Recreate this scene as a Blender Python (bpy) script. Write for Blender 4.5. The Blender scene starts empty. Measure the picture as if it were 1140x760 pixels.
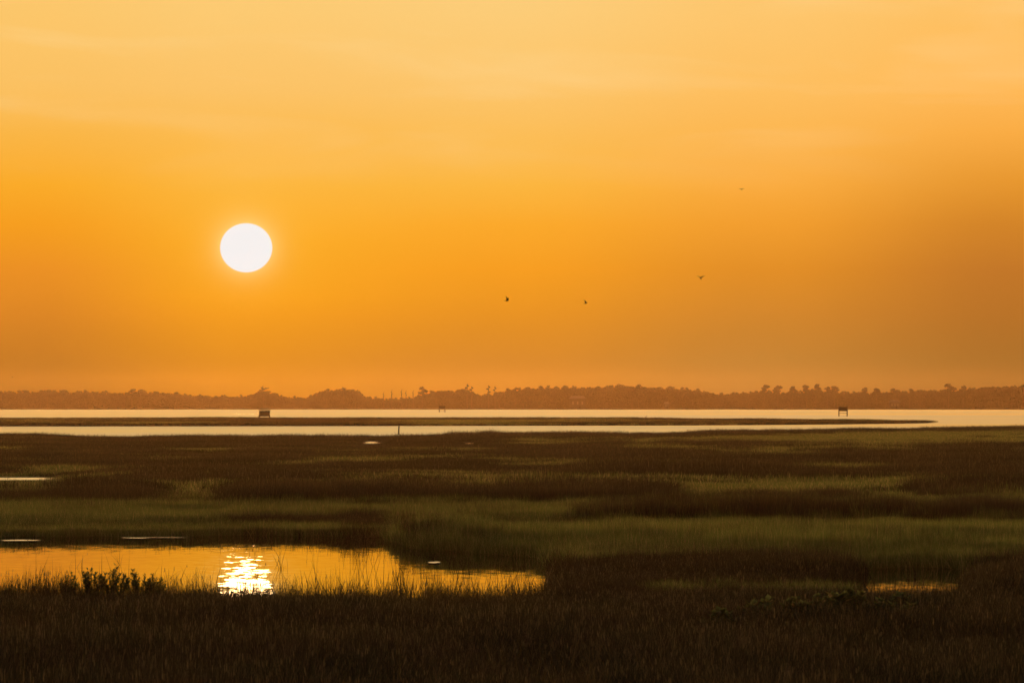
import bpy, bmesh, math, random
import numpy as np
from mathutils import Vector, Matrix

random.seed(7); RNG = np.random.default_rng(11)
SC = bpy.context.scene
COL = SC.collection
CAM_H = 5.0; F = 6333.0; YH = 449.5          # metres above the water, focal length and horizon in photo pixels
TAU = 2*math.pi

def dist(v): return CAM_H*F/(v-YH)
def gp(u, v, z=0.0):
    d = dist(v); return Vector(((u-570)/F*d, d, z))
def zat(y, d): return CAM_H-(y-YH)*d/F
def xat(u, d): return (u-570)/F*d

def lin(c):
    return tuple(((x/255)/12.92 if x/255 <= .04045 else ((x/255+.055)/1.055)**2.4) for x in c)

# ------------------------------------------------------------------ helpers
def tag(o, label=None, cat=None, group=None, kind=None):
    if label: o['label'] = label
    if cat: o['category'] = cat
    if group: o['group'] = group
    if kind: o['kind'] = kind
    return o
def link(name, me, mat=None, parent=None):
    o = bpy.data.objects.new(name, me); COL.objects.link(o)
    if mat: me.materials.append(mat)
    if parent: o.parent = parent
    return o
def mesh_np(name, V, Fc, mat=None, tint=None, smooth=False):
    me = bpy.data.meshes.new(name)
    V = np.asarray(V, dtype=np.float32); Fc = np.asarray(Fc, dtype=np.int32)
    n = Fc.shape[1]
    me.vertices.add(len(V)); me.vertices.foreach_set('co', V.ravel())
    me.loops.add(Fc.size); me.loops.foreach_set('vertex_index', Fc.ravel())
    me.polygons.add(len(Fc)); me.polygons.foreach_set('loop_start', np.arange(0, Fc.size, n, dtype=np.int32))
    me.update(calc_edges=True)
    if smooth: me.polygons.foreach_set('use_smooth', np.ones(len(Fc), dtype=bool))
    if tint is not None:
        a = me.attributes.new('tint', 'FLOAT', 'POINT'); a.data.foreach_set('value', np.asarray(tint, dtype=np.float32))
    if mat: me.materials.append(mat)
    me.validate()
    return me
def empty(name, loc, rz=0):
    o = bpy.data.objects.new(name, None); COL.objects.link(o); o.location = loc; o.rotation_euler = (0, 0, rz)
    o.empty_display_size = .1
    return o
def copy_tree(root, loc, rz=0, sc=1.0):
    c = root.copy(); COL.objects.link(c); c.location = loc; c.rotation_euler = (0, 0, rz)
    c.scale = (sc, sc, sc) if not hasattr(sc, '__len__') else sc
    for ch in list(root.children):
        k = ch.copy(); COL.objects.link(k); k.parent = c
        for g in ch.children:
            q = g.copy(); COL.objects.link(q); q.parent = k
    return c
def box(bm, c, s, rz=0, rx=0, ry=0):
    M = Matrix.Translation(c) @ Matrix.Rotation(rz, 4, 'Z') @ Matrix.Rotation(ry, 4, 'Y') @ Matrix.Rotation(rx, 4, 'X') @ Matrix.Diagonal((*s, 1))
    bmesh.ops.create_cube(bm, size=1, matrix=M)
def tube(bm, pts, rad, seg=8):
    rings = []
    for i, p in enumerate(pts):
        p = Vector(p); a = Vector(pts[max(i-1, 0)]); b = Vector(pts[min(i+1, len(pts)-1)])
        t = (b-a).normalized(); x = t.orthogonal().normalized(); y = t.cross(x)
        r = rad[i] if hasattr(rad, '__len__') else rad
        rings.append([bm.verts.new(p+x*math.cos(k*TAU/seg)*r+y*math.sin(k*TAU/seg)*r) for k in range(seg)])
    for a, b in zip(rings, rings[1:]):
        # keep the rings in step even when the reference axis turns
        off = min(range(seg), key=lambda s: (a[0].co-b[s].co).length)
        for k in range(seg):
            bm.faces.new((a[k], a[(k+1) % seg], b[(k+1+off) % seg], b[(k+off) % seg]))
    for r in (rings[0], rings[-1]):
        try: bm.faces.new(r)
        except ValueError: pass
def done(bm, name, mat, parent=None, smooth=False):
    bmesh.ops.recalc_face_normals(bm, faces=bm.faces)
    me = bpy.data.meshes.new(name); bm.to_mesh(me); bm.free()
    if smooth:
        for p in me.polygons: p.use_smooth = True
    return link(name, me, mat, parent)

# value noise
_T = RNG.random((256, 256))
def vnoise(x, y):
    xi = np.floor(x).astype(int); yi = np.floor(y).astype(int)
    fx = x-xi; fy = y-yi; fx = fx*fx*(3-2*fx); fy = fy*fy*(3-2*fy)
    g = lambda a, b: _T[a % 256, b % 256]
    return (g(xi, yi)*(1-fx)+g(xi+1, yi)*fx)*(1-fy)+(g(xi, yi+1)*(1-fx)+g(xi+1, yi+1)*fx)*fy
def fbm(x, y, o=4):
    s = 0; a = .5; t = 0
    for i in range(o):
        s = s+a*vnoise(x*2**i+17.3*i, y*2**i+5.1*i); t += a; a *= .5
    return s/t
def sstep(a, b, x):
    t = np.clip((x-a)/(b-a), 0, 1); return t*t*(3-2*t)

# ------------------------------------------------------------------ materials
def new_mat(name):
    m = bpy.data.materials.new(name); m.use_nodes = True; nt = m.node_tree; nt.nodes.clear()
    out = nt.nodes.new('ShaderNodeOutputMaterial')
    return m, nt, out
def N(nt, typ, **kw):
    n = nt.nodes.new(typ)
    for k, v in kw.items():
        if k.startswith('i_'): n.inputs[k[2:].replace('_', ' ')].default_value = v
        else: setattr(n, k, v)
    return n
def rgba(c): return (c[0], c[1], c[2], 1)
def grass_mat(name, a, b, straw, trans=.45, patch=.06, straw_share=.82):
    m, nt, out = new_mat(name); L = nt.links.new
    geo = N(nt, 'ShaderNodeNewGeometry'); no = N(nt, 'ShaderNodeTexNoise'); no.inputs['Scale'].default_value = patch; no.inputs['Detail'].default_value = 4
    L(geo.outputs['Position'], no.inputs['Vector'])
    r = N(nt, 'ShaderNodeMapRange'); r.inputs['From Min'].default_value = .38; r.inputs['From Max'].default_value = .62
    L(no.outputs['Fac'], r.inputs['Value'])
    mx = N(nt, 'ShaderNodeMixRGB'); mx.inputs[1].default_value = rgba(a); mx.inputs[2].default_value = rgba(b); L(r.outputs[0], mx.inputs[0])
    at = N(nt, 'ShaderNodeAttribute'); at.attribute_name = 'tint'
    g = N(nt, 'ShaderNodeMath', operation='GREATER_THAN'); g.inputs[1].default_value = straw_share; L(at.outputs['Fac'], g.inputs[0])
    m2 = N(nt, 'ShaderNodeMixRGB'); L(g.outputs[0], m2.inputs[0]); L(mx.outputs[0], m2.inputs[1]); m2.inputs[2].default_value = rgba(straw)
    hv = N(nt, 'ShaderNodeMapRange'); hv.inputs['To Min'].default_value = .6; hv.inputs['To Max'].default_value = 1.4; L(at.outputs['Fac'], hv.inputs['Value'])
    m3 = N(nt, 'ShaderNodeHueSaturation'); L(hv.outputs[0], m3.inputs['Value']); L(m2.outputs[0], m3.inputs['Color'])
    p = N(nt, 'ShaderNodeBsdfDiffuse'); L(m3.outputs[0], p.inputs[0])
    t = N(nt, 'ShaderNodeBsdfTranslucent'); L(m3.outputs[0], t.inputs[0])
    s = N(nt, 'ShaderNodeMixShader'); s.inputs[0].default_value = trans
    L(p.outputs[0], s.inputs[1]); L(t.outputs[0], s.inputs[2]); L(s.outputs[0], out.inputs[0])
    return m
def rough_mat(name, a, b, scale=3, rough=.9, bump=.2):
    m, nt, out = new_mat(name); L = nt.links.new
    tc = N(nt, 'ShaderNodeTexCoord'); no = N(nt, 'ShaderNodeTexNoise'); no.inputs['Scale'].default_value = scale; no.inputs['Detail'].default_value = 6
    L(tc.outputs['Object'], no.inputs['Vector'])
    mx = N(nt, 'ShaderNodeMixRGB'); mx.inputs[1].default_value = rgba(a); mx.inputs[2].default_value = rgba(b); L(no.outputs['Fac'], mx.inputs[0])
    p = N(nt, 'ShaderNodeBsdfPrincipled'); L(mx.outputs[0], p.inputs['Base Color']); p.inputs['Roughness'].default_value = rough
    p.inputs['Specular IOR Level'].default_value = 0.0
    bp = N(nt, 'ShaderNodeBump'); bp.inputs['Strength'].default_value = bump; L(no.outputs['Fac'], bp.inputs['Height']); L(bp.outputs[0], p.inputs['Normal'])
    L(p.outputs[0], out.inputs[0]); return m
def water_mat(name, rough, scale_xy, lean, chop, big=None, base=(.012, .012, .009), boost=1.15):
    """rippled water: the slope of the wavelets comes from noise laid out in metres; lean is their mean slope along y"""
    m, nt, out = new_mat(name); L = nt.links.new
    geo = N(nt, 'ShaderNodeNewGeometry'); mp = N(nt, 'ShaderNodeMapping'); mp.inputs['Scale'].default_value = (*scale_xy, 1)
    L(geo.outputs['Position'], mp.inputs['Vector'])
    no = N(nt, 'ShaderNodeTexNoise'); no.inputs['Scale'].default_value = 1; no.inputs['Detail'].default_value = 5; no.inputs['Roughness'].default_value = .6
    L(mp.outputs[0], no.inputs['Vector'])
    vs = N(nt, 'ShaderNodeVectorMath', operation='SUBTRACT'); L(no.outputs['Color'], vs.inputs[0]); vs.inputs[1].default_value = (.5, .5, .5)
    vm = N(nt, 'ShaderNodeVectorMath', operation='MULTIPLY'); L(vs.outputs[0], vm.inputs[0]); vm.inputs[1].default_value = (chop[0], chop[1], 0)
    va = N(nt, 'ShaderNodeVectorMath', operation='ADD'); L(vm.outputs[0], va.inputs[0]); va.inputs[1].default_value = (0, lean, 1)
    last = va
    if big:
        mp2 = N(nt, 'ShaderNodeMapping'); mp2.inputs['Scale'].default_value = (*big[:2], 1); L(geo.outputs['Position'], mp2.inputs['Vector'])
        n2 = N(nt, 'ShaderNodeTexNoise'); n2.inputs['Scale'].default_value = 1; n2.inputs['Detail'].default_value = 5; L(mp2.outputs[0], n2.inputs['Vector'])
        v2 = N(nt, 'ShaderNodeVectorMath', operation='SUBTRACT'); L(n2.outputs['Color'], v2.inputs[0]); v2.inputs[1].default_value = (.5, .5, .5)
        v3 = N(nt, 'ShaderNodeVectorMath', operation='MULTIPLY'); L(v2.outputs[0], v3.inputs[0]); v3.inputs[1].default_value = (0, big[2], 0)
        v4 = N(nt, 'ShaderNodeVectorMath', operation='ADD'); L(va.outputs[0], v4.inputs[0]); L(v3.outputs[0], v4.inputs[1]); last = v4
    nn = N(nt, 'ShaderNodeVectorMath', operation='NORMALIZE'); L(last.outputs[0], nn.inputs[0])
    gl = N(nt, 'ShaderNodeBsdfGlossy'); gl.distribution = 'BECKMANN'; gl.inputs['Roughness'].default_value = rough; L(nn.outputs[0], gl.inputs['Normal'])
    df = N(nt, 'ShaderNodeBsdfDiffuse'); df.inputs[0].default_value = rgba(base)
    fr = N(nt, 'ShaderNodeFresnel'); fr.inputs['IOR'].default_value = 1.333; L(nn.outputs[0], fr.inputs['Normal'])
    fb = N(nt, 'ShaderNodeMath', operation='MULTIPLY_ADD', use_clamp=True); fb.inputs[1].default_value = boost; fb.inputs[2].default_value = (boost-1)*.4; L(fr.outputs[0], fb.inputs[0])
    mx = N(nt, 'ShaderNodeMixShader'); L(fb.outputs[0], mx.inputs[0]); L(df.outputs[0], mx.inputs[1]); L(gl.outputs[0], mx.inputs[2])
    L(mx.outputs[0], out.inputs[0]); return m

M_CORD = grass_mat('cordgrass_green', (.135, .150, .040), (.095, .110, .034), (.22, .18, .07), .5)
M_RUSH = grass_mat('rush_brown', (.062, .046, .026), (.030, .027, .017), (.13, .09, .045), .30, straw_share=.95)
M_FORE = grass_mat('foreground_sedge', (.054, .041, .026), (.030, .034, .020), (.11, .078, .042), .18, patch=.35)  # dark kind; the view's vignette is also darkened into its colour
M_REED = grass_mat('reed_stalk', (.060, .045, .022), (.05, .035, .018), (.12, .08, .04), .25)
M_LEAF = grass_mat('shrub_leaf', (.105, .110, .040), (.080, .090, .034), (.14, .11, .05), .45, patch=2, straw_share=.9)
M_TREE = grass_mat('tree_leaf', (.050, .042, .024), (.042, .038, .022), (.06, .045, .026), .2, patch=.02)
M_MUD = rough_mat('marsh_mud', (.030, .022, .014), (.055, .040, .024), .8, .75, .3)
M_SHORE = rough_mat('shore_soil', (.06, .045, .025), (.09, .07, .04), .05)
M_BARK = rough_mat('bark', (.05, .035, .022), (.09, .065, .04), 4)
M_WOOD = rough_mat('weathered_timber', (.020, .015, .011), (.040, .030, .022), 3, .85)
M_THATCH = rough_mat('cabin_brush_thatch', (.016, .012, .008), (.035, .025, .015), 9, .95, .6)
M_FEATHER = rough_mat('dark_feather', (.010, .009, .009), (.022, .019, .017), 20)
M_HERON = rough_mat('heron_feather', (.05, .05, .055), (.09, .085, .085), 12)
M_HWALL = rough_mat('house_siding', (.050, .045, .040), (.06, .055, .05), 2)
M_HROOF = rough_mat('house_shingle', (.09, .08, .07), (.12, .11, .10), 2)
M_SEA = water_mat('sound_water', .06, (.3, .5), -.042, (.03, .03), big=(.0012, .007, .10), boost=1.03)
M_POND = water_mat('pond_water', .010, (2.2, .9), .0034, (.07, .012))
M_POOL = water_mat('pool_water', .06, (3, 2), -.040, (.03, .03))

# ------------------------------------------------------------------ plan of the marsh, in ground coordinates seen as (bearing u, depth v)
def interp(u, pts):
    a = np.array(pts, dtype=float); return np.interp(u, a[:, 0], a[:, 1])
FAR_TOP = [(-300, 480.5), (0, 481), (40, 482), (70, 483.6), (150, 484), (260, 483.4), (450, 484), (495, 482.5), (508, 480), (545, 479.6), (560, 481), (640, 481), (700, 481.6), (712, 480.2), (740, 481), (800, 479), (900, 477.2), (1000, 476), (1140, 474.2), (1500, 473.5)]
def far_edge(u):
    T = interp(u, FAR_TOP); H = far_H(u); return YH+(T-YH)/(1-.2*H)
def far_H(u): return .75+.35*np.exp(-((u-525)/26.0)**2)
def inpoly(u, v, poly):
    r = np.zeros(np.shape(u), dtype=bool); n = len(poly)
    for i in range(n):
        x1, y1 = poly[i]; x2, y2 = poly[(i+1) % n]
        c = ((y1 > v) != (y2 > v)) & (u < (x2-x1)*(v-y1)/((y2-y1) if y2 != y1 else 1e-9)+x1)
        r ^= c
    return r
POND1 = [(-160, 600), (40, 599), (180, 598), (330, 597), (446, 597), (451, 607), (480, 612), (520, 616), (560, 619), (600, 622), (632, 630), (628, 650), (610, 668), (560, 677), (420, 679), (260, 678), (130, 680), (0, 677), (-160, 680)]
POND2 = [(930, 646), (955, 637), (1005, 632), (1060, 633), (1100, 640), (1110, 649), (1092, 664), (1035, 674), (985, 674), (950, 668)]
POOLS = [[(-60, 532), (60, 532.2), (74, 534), (60, 536.2), (-60, 536.6)],
         [(400, 491.7), (428, 491.8), (431, 493.2), (424, 495.2), (404, 495.2), (399, 493.4)],
         [(512, 493.2), (532, 493.4), (534, 494.6), (516, 495.9), (509, 494.6)],
         [(708, 490.8), (722, 490.9), (723, 492.2), (712, 493.6), (705, 492)]]
def warp(u, v):
    d = dist(np.maximum(v, 455)); x = (u-570)/F*d
    n1 = fbm(x*.35+3, d*.12+9, 3)-.5; n2 = fbm(x*.3+40, d*.08+2, 3)-.5
    return u+n1*.9*F/d*1.0*2, v+n2*(v-YH)*.022
def water_mask(u, v, pools=True):
    uu, vv = warp(u, v)
    m = inpoly(uu, vv, POND1) | inpoly(uu, vv, POND2)
    if pools:
        for p in POOLS: m |= inpoly(u, v, p)
    return m
def near_pool(u, v):
    """how far the grass is kept low in front of each pool (0 free .. 1 low)"""
    r = np.zeros(np.shape(u))
    for p in POOLS:
        a = np.array(p); u0, u1 = a[:, 0].min(), a[:, 0].max(); v1 = a[:, 1].max(); k = (v1-YH)
        s = sstep(u0-14, u0, u)*(1-sstep(u1, u1+14, u))*sstep(v1-.12*k, v1-.04*k, v)*(1-sstep(v1+.05*k, v1+.12*k, v))
        r = np.maximum(r, s)
    return r
def plan(u, v):
    """height of the vegetation in metres and its kind: 0 green cordgrass .. 1 brown rush .. 2 foreground sedge"""
    d = dist(np.maximum(v, 455)); x = (u-570)/F*d
    wu = u+60*(fbm(x*.05+1, d*.012+3, 3)-.5)
    wv = v+(v-YH)*.075*(fbm(u*.012+7, v*.03+1, 3)-.5)+(v-YH)*.05*(fbm(x*.2+11, d*.05+7, 3)-.5)
    H = np.full(np.shape(u), .5); S = np.zeros(np.shape(u))
    def patch(u0, u1, v0, v1, h, s, su=40, sv=None):
        nonlocal H, S
        sv_ = sv if sv is not None else max(1.0, (v1-v0)*.18)
        w = sstep(u0-su, u0+su, wu)*(1-sstep(u1-su, u1+su, wu))*sstep(v0-sv_, v0+sv_, wv)*(1-sstep(v1-sv_, v1+sv_, wv))
        H = H*(1-w)+h*w
        if s is not None: S = S*(1-w)+s*w
    # far part
    patch(-500, 720, 470, 540, .5, 1.0)
    patch(640, 2000, 484, 498, .42, 0)
    patch(560, 900, 488, 500, .42, .15)
    patch(640, 2000, 498, 538, .78, 1.0)
    patch(700, 800, 500, 507, .45, .2); patch(840, 905, 503, 512, .45, .1); patch(900, 1010, 519, 529, .5, .2)
    patch(960, 1010, 503, 508, .45, .3)
    patch(-200, 60, 478, 500, .7, .6)
    patch(30, 120, 522, 529, .45, .1); patch(205, 260, 503, 508, .45, .1, 20); patch(330, 470, 514, 519, .45, .1)
    patch(-200, 460, 533, 547, .42, .15)
    patch(80, 110, 540, 552, .8, .9, 12)
    patch(150, 340, 534, 541, .6, 1)
    patch(400, 800, 535, 545, .55, .4)
    patch(560, 640, 538, 546, .8, .3, 20)
    patch(-200, 760, 548, 569, .86, 1.0)
    patch(-200, 60, 548, 569, .62, .6); patch(160, 235, 545, 572, .45, .0, 18)
    patch(760, 2000, 541, 573, .5, 0)
    patch(820, 960, 556, 563, .62, .7)
    patch(1035, 2000, 545, 560, .95, 1.0, 14)
    patch(-200, 470, 570, 597, .6, 0.05)
    patch(440, 760, 570, 586, .62, .1)
    patch(640, 2000, 574, 587, .92, .75)
    # right-hand hummock beside the pond, with a low gut behind it
    patch(470, 2000, 587, 600, .30, .6, 30, 1.5)
    patch(452, 2000, 599, 634, .72, 0, 10, 1.5)
    e = interp(u, [(440, 600), (451, 607), (480, 612), (520, 616), (560, 619), (600, 622), (640, 629), (900, 632), (1140, 632)])
    patch(448, 540, 597, 614, .88, 0, 7, 1.5)
    patch(250, 436, 585, 600, .45, 1.0, 10, 2)  # left bank: brown rush put in to darken its shaded face
    low = sstep(-9, -2, v-e)*(1-sstep(2, 30, v-e))*(u > 440)
    H = H*(1-low)+np.minimum(H, .52)*low
    patch(610, 960, 636, 668, .46, 1.4, 26)
    patch(820, 940, 640, 656, .62, 1.3, 24)
    patch(1085, 2000, 634, 674, .6, 1.5, 12)
    # mud edge behind the left part of the pond
    patch(-300, 450, 592, 606, .42, .3, 20, 3)
    # foreground
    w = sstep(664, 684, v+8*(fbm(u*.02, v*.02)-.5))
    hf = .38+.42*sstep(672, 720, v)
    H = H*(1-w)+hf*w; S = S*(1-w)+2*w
    # tall fringe at the far shoreline
    fe = far_edge(u); w = 1-sstep(.06, .14, (v-fe)/(fe-YH))
    H = H*(1-w)+far_H(u)*w; S = np.where((u > 440) | (u < 60), S*(1-w)+1.0*w, S)
    n = fbm(x*.5, d*.25, 4)-.5; n2 = fbm(x*.09+50, d*.03+50, 3)-.5
    st = (fbm(u*.010+5, v*.55+5, 4)-.5)*(1-sstep(560, 600, v)); st2 = (fbm(u*.006+31, v*.30+9, 3)-.5)*(1-sstep(560, 600, v)); n3 = fbm(x*.22+90, d*.09+90, 3)-.5; H = H*(1+.55*n+.5*n2+.9*n3*sstep(655, 690, v)+.9*st)
    pl = near_pool(u, v); H = H*(1-pl)+.10*pl
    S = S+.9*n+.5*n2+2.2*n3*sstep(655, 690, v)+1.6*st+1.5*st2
    return H, S
def spit_near(u): return interp(u, [(-400, 474.9), (0, 474.6), (400, 474.1), (600, 473.7), (800, 473.2), (900, 472.5), (980, 471.7), (1030, 470.9), (1038, 470.2), (1042, 469.9), (1600, 469.9)])
def spit_far(u): return interp(u, [(-400, 467), (150, 466.8), (200, 466.4), (700, 466.4), (760, 467.3), (850, 468.0), (950, 468.7), (1030, 469.7), (1038, 470.0), (1042, 470.1), (1600, 470.1)])
def spit_in(u, v): return (v < spit_near(u)) & (v > spit_far(u)) & (u < 1041)

# ------------------------------------------------------------------ ground and water sheets
def grid_mesh(name, ks, ds, zf, mat):
    K, D = np.meshgrid(ks, ds); R = np.maximum(D, 60)
    X = K*R; V = 0*D
    u = 570+F*K; v = np.where(D > 40, YH+CAM_H*F/np.maximum(D, 40), 1200)
    Z = zf(u, v, X, D)
    P = np.stack([X, D, Z], -1).reshape(-1, 3); n = len(ks)
    i = (np.arange(len(ds)-1)[:, None]*n+np.arange(n-1)[None]).ravel()
    Fc = np.stack([i, i+1, i+n+1, i+n], -1)
    return link(name, mesh_np(name, P, Fc, None, smooth=True), mat)
fine = (np.arange(-260, 1401, 4)-570)/F
ks = np.concatenate([[-6, -3, -1.5, -.8, -.45, -.28, -.2, -.16], fine, [.16, .2, .28, .45, .8, 1.5, 3, 6]])
vs = np.concatenate([np.arange(473, 500, .35), np.arange(500, 560, .8), np.arange(560, 700, 1.0), np.arange(700, 1000, 6)])
ds = np.concatenate([[-150, -60, 0, 30, 45], np.sort(dist(vs))])
def zmarsh(u, v, X, D):
    w = water_mask(u, v) & (v < 1000)
    sea = v < far_edge(u)
    z = .11+.02*(fbm(X*.3, D*.1)-.5)
    z = np.where(w, -.35, z); z = np.where(sea, -.35, z)
    return z
g = grid_mesh('ground', ks, ds, zmarsh, M_MUD); tag(g, 'dark wet mud and soil of the salt marsh', None, None, 'structure')
ks2 = np.concatenate([[-.5, -.3, -.2], (np.arange(-300, 1061, 4)-570)/F])
ds2 = np.sort(dist(np.arange(465.6, 476, .12)))
sp = grid_mesh('marsh_island_ground', ks2, ds2, lambda u, v, X, D: np.where(spit_in(u, v), .12, -.4), M_MUD)
tag(sp, 'low muddy ground of the long marsh spit in the sound', None, None, 'structure')
# the sound
bm = bmesh.new()
vv = [bm.verts.new(p) for p in ((-40000, -300, 0), (40000, -300, 0), (40000, 60000, 0), (-40000, 60000, 0))]; bm.faces.new(vv)
sea = done(bm, 'water', M_SEA); tag(sea, 'calm sound beyond the marsh shining pale gold', None, None, 'structure')
# pond water: a sheet of its own that lies over the hollow
def sheet(name, u0, u1, v0, v1, z0, z1, mat, label):
    d0, d1 = dist(v1), dist(v0)
    pts = [(xat(u0, d0), d0, z0), (xat(u1, d0), d0, z0), (xat(u1, d1), d1, z1), (xat(u0, d1), d1, z1)]
    bm = bmesh.new(); bm.faces.new([bm.verts.new(p) for p in pts]); o = done(bm, name, mat)
    return tag(o, label, None, None, 'structure')
sheet('pond_water', -175, 650, 594, 692, .08, .08, M_POND, 'still marsh pond mirroring the orange sky and sun')
sheet('small_pond_water', 905, 1125, 622, 686, .08, .08, M_POND, 'small bright pond between dark grass on the right')
for i, p in enumerate(POOLS):
    a = np.array(p)
    sheet('pool_water', a[:, 0].min()-5, a[:, 0].max()+5, a[:, 1].min()-.6, a[:, 1].max()+.6, .06, .06, M_POOL, 'thin shallow pool gleaming in the marsh')
for pts in ([(134, 598.3), (140, 597.6), (158, 597.2), (170, 597.5), (176, 598.2), (205, 598.7), (212, 599.1), (190, 599.4), (168, 599.3), (160, 600.2), (142, 600.0), (136, 599.2)],
            [(383, 597.6), (397, 597.0), (412, 596.8), (426, 597.2), (428, 597.9), (415, 598.6), (396, 598.6), (386, 598.2)],
            [(476, 627.0), (488, 626.4), (491, 627.4), (484, 628.2), (478, 627.9)], [(0, 602.2), (22, 601.6), (46, 602.0), (40, 602.7), (8, 602.9)]):
    bm = bmesh.new(); bm.faces.new([bm.verts.new(gp(a, b+1.9, .105)) for a, b in pts]); o = done(bm, 'ruffled_water', M_POOL)
    tag(o, 'pale wind-ruffled patch on the dark edge of the pond', None, None, 'structure')
# far shore
bm = bmesh.new()
xs = np.linspace(-2600, 2600, 120)
rows = [(5262, -.3), (5285, .5), (5400, 1.2), (5980, 2.0)]
R = []
for y0, z in rows: R.append([bm.verts.new((x, y0+14*math.sin(x*.011)+8*math.sin(x*.037), z)) for x in xs])
for a, b in zip(R, R[1:]):
    for i in range(len(xs)-1): bm.faces.new((a[i], a[i+1], b[i+1], b[i]))
o = done(bm, 'shore', M_SHORE); tag(o, 'low wooded far shore across the sound', None, None, 'structure')

# ------------------------------------------------------------------ plant prototypes kept in collections outside the scene
def blades(nb, radius, w, lean, bend, hvar=.35, segs=3, seed=0, head=0.0, curl=0):
    r = np.random.default_rng(seed)
    V = []; Fq = []; T = []
    for i in range(nb):
        a = r.random()*TAU; q = radius*math.sqrt(r.random()); bx, by = q*math.cos(a), q*math.sin(a)
        h = 1-hvar*r.random()**.75; la = r.random()*TAU; ln = lean*r.random(); bd = bend*r.random()**1.5
        fa = r.random()*TAU; wx, wy = math.cos(fa), math.sin(fa); ww = w*(.6+.8*r.random()); t = r.random()
        b0 = len(V)
        for s in range(segs+1):
            f = s/segs; z = h*f*(1-.25*bd*f); off = ln*f+bd*f*f*.5
            cx = bx+math.cos(la)*off; cy = by+math.sin(la)*off
            k = ww*(1-f**1.6)+.0008
            V.append((cx-wx*k/2, cy-wy*k/2, z)); V.append((cx+wx*k/2, cy+wy*k/2, z)); T += [t, t]
        for s in range(segs): Fq.append((b0+2*s, b0+2*s+1, b0+2*s+3, b0+2*s+2))
        if head and r.random() < head:
            b0 = len(V); cz = z; hw = w*.7; hl = .09
            for (dx, dz) in ((-hw, -hl), (hw, -hl*.7), (hw*.6, hl*.25), (-hw*.5, hl*.2)):
                V.append((cx+wx*dx, cy+wy*dx, cz+dz)); T.append(.95)
            Fq.append((b0, b0+1, b0+2, b0+3))
    return V, Fq, T
def proto_col(name, specs, mat):
    c = bpy.data.collections.new(name)
    for i, kw in enumerate(specs):
        V, Fq, T = blades(**kw); me = mesh_np(name, V, Fq, mat, T)
        c.objects.link(bpy.data.objects.new(name+'_form', me))
    return c
def scatter(name, P, rz, sc, idx, coll, label, cat=None, tilt=None, kind='stuff'):
    me = bpy.data.meshes.new(name); n = len(P)
    me.vertices.add(n); me.vertices.foreach_set('co', np.asarray(P, dtype=np.float32).ravel())
    def att(nm, ty, arr, key):
        a = me.attributes.new(nm, ty, 'POINT'); a.data.foreach_set(key, np.asarray(arr, dtype=np.float32 if ty != 'INT' else np.int32).ravel())
    rot = np.zeros((n, 3)); rot[:, 2] = rz
    if tilt is not None: rot[:, 0] = tilt
    att('rot', 'FLOAT_VECTOR', rot, 'vector'); att('scl', 'FLOAT_VECTOR', sc, 'vector'); att('form', 'INT', idx, 'value')
    o = link(name, me); tag(o, label, cat, None, kind)
    ng = bpy.data.node_groups.new(name, 'GeometryNodeTree')
    ng.interface.new_socket('Geometry', in_out='INPUT', socket_type='NodeSocketGeometry')
    ng.interface.new_socket('Geometry', in_out='OUTPUT', socket_type='NodeSocketGeometry')
    gi = ng.nodes.new('NodeGroupInput'); go = ng.nodes.new('NodeGroupOutput')
    ip = ng.nodes.new('GeometryNodeInstanceOnPoints'); ci = ng.nodes.new('GeometryNodeCollectionInfo')
    ci.inputs['Collection'].default_value = coll; ci.inputs['Separate Children'].default_value = True; ci.inputs['Reset Children'].default_value = True
    def na(nm, ty):
        x = ng.nodes.new('GeometryNodeInputNamedAttribute'); x.data_type = ty; x.inputs['Name'].default_value = nm
        return x.outputs['Attribute']
    L = ng.links.new
    L(gi.outputs[0], ip.inputs['Points']); L(ci.outputs[0], ip.inputs['Instance']); ip.inputs['Pick Instance'].default_value = True
    L(na('form', 'INT'), ip.inputs['Instance Index']); L(na('rot', 'FLOAT_VECTOR'), ip.inputs['Rotation']); L(na('scl', 'FLOAT_VECTOR'), ip.inputs['Scale'])
    L(ip.outputs[0], go.inputs[0])
    md = o.modifiers.new('scatter', 'NODES'); md.node_group = ng
    return o
C_NEAR = {}
def near_specs(w, nb, lean, bend, head, s0): return [dict(nb=nb, radius=.45, hvar=.62, w=w, lean=lean, bend=bend, seed=s0+i, head=head) for i in range(5)]
def far_specs(w, nb, lean, bend, head, s0, rad=1.3): return [dict(nb=nb, radius=rad, w=w, lean=lean, bend=bend, seed=s0+i, head=head, segs=2, hvar=.6) for i in range(5)]
PC = {
 'cordgrass_near': proto_col('cordgrass_near', near_specs(.012, 70, .18, .3, 0, 1), M_CORD),
 'rush_near': proto_col('rush_near', near_specs(.010, 70, .24, .15, .08, 20), M_RUSH),
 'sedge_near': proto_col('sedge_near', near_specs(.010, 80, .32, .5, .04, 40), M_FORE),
 'cordgrass_far': proto_col('cordgrass_far', far_specs(.042, 90, .15, .2, 0, 60), M_CORD),
 'rush_far': proto_col('rush_far', far_specs(.036, 90, .18, .1, .05, 80), M_RUSH),
}
def region(n, d0, d1, u0, u1):
    d = np.sqrt(RNG.random(n)*(d1*d1-d0*d0)+d0*d0); u = u0+RNG.random(n)*(u1-u0)
    return u, YH+CAM_H*F/d, d
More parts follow.
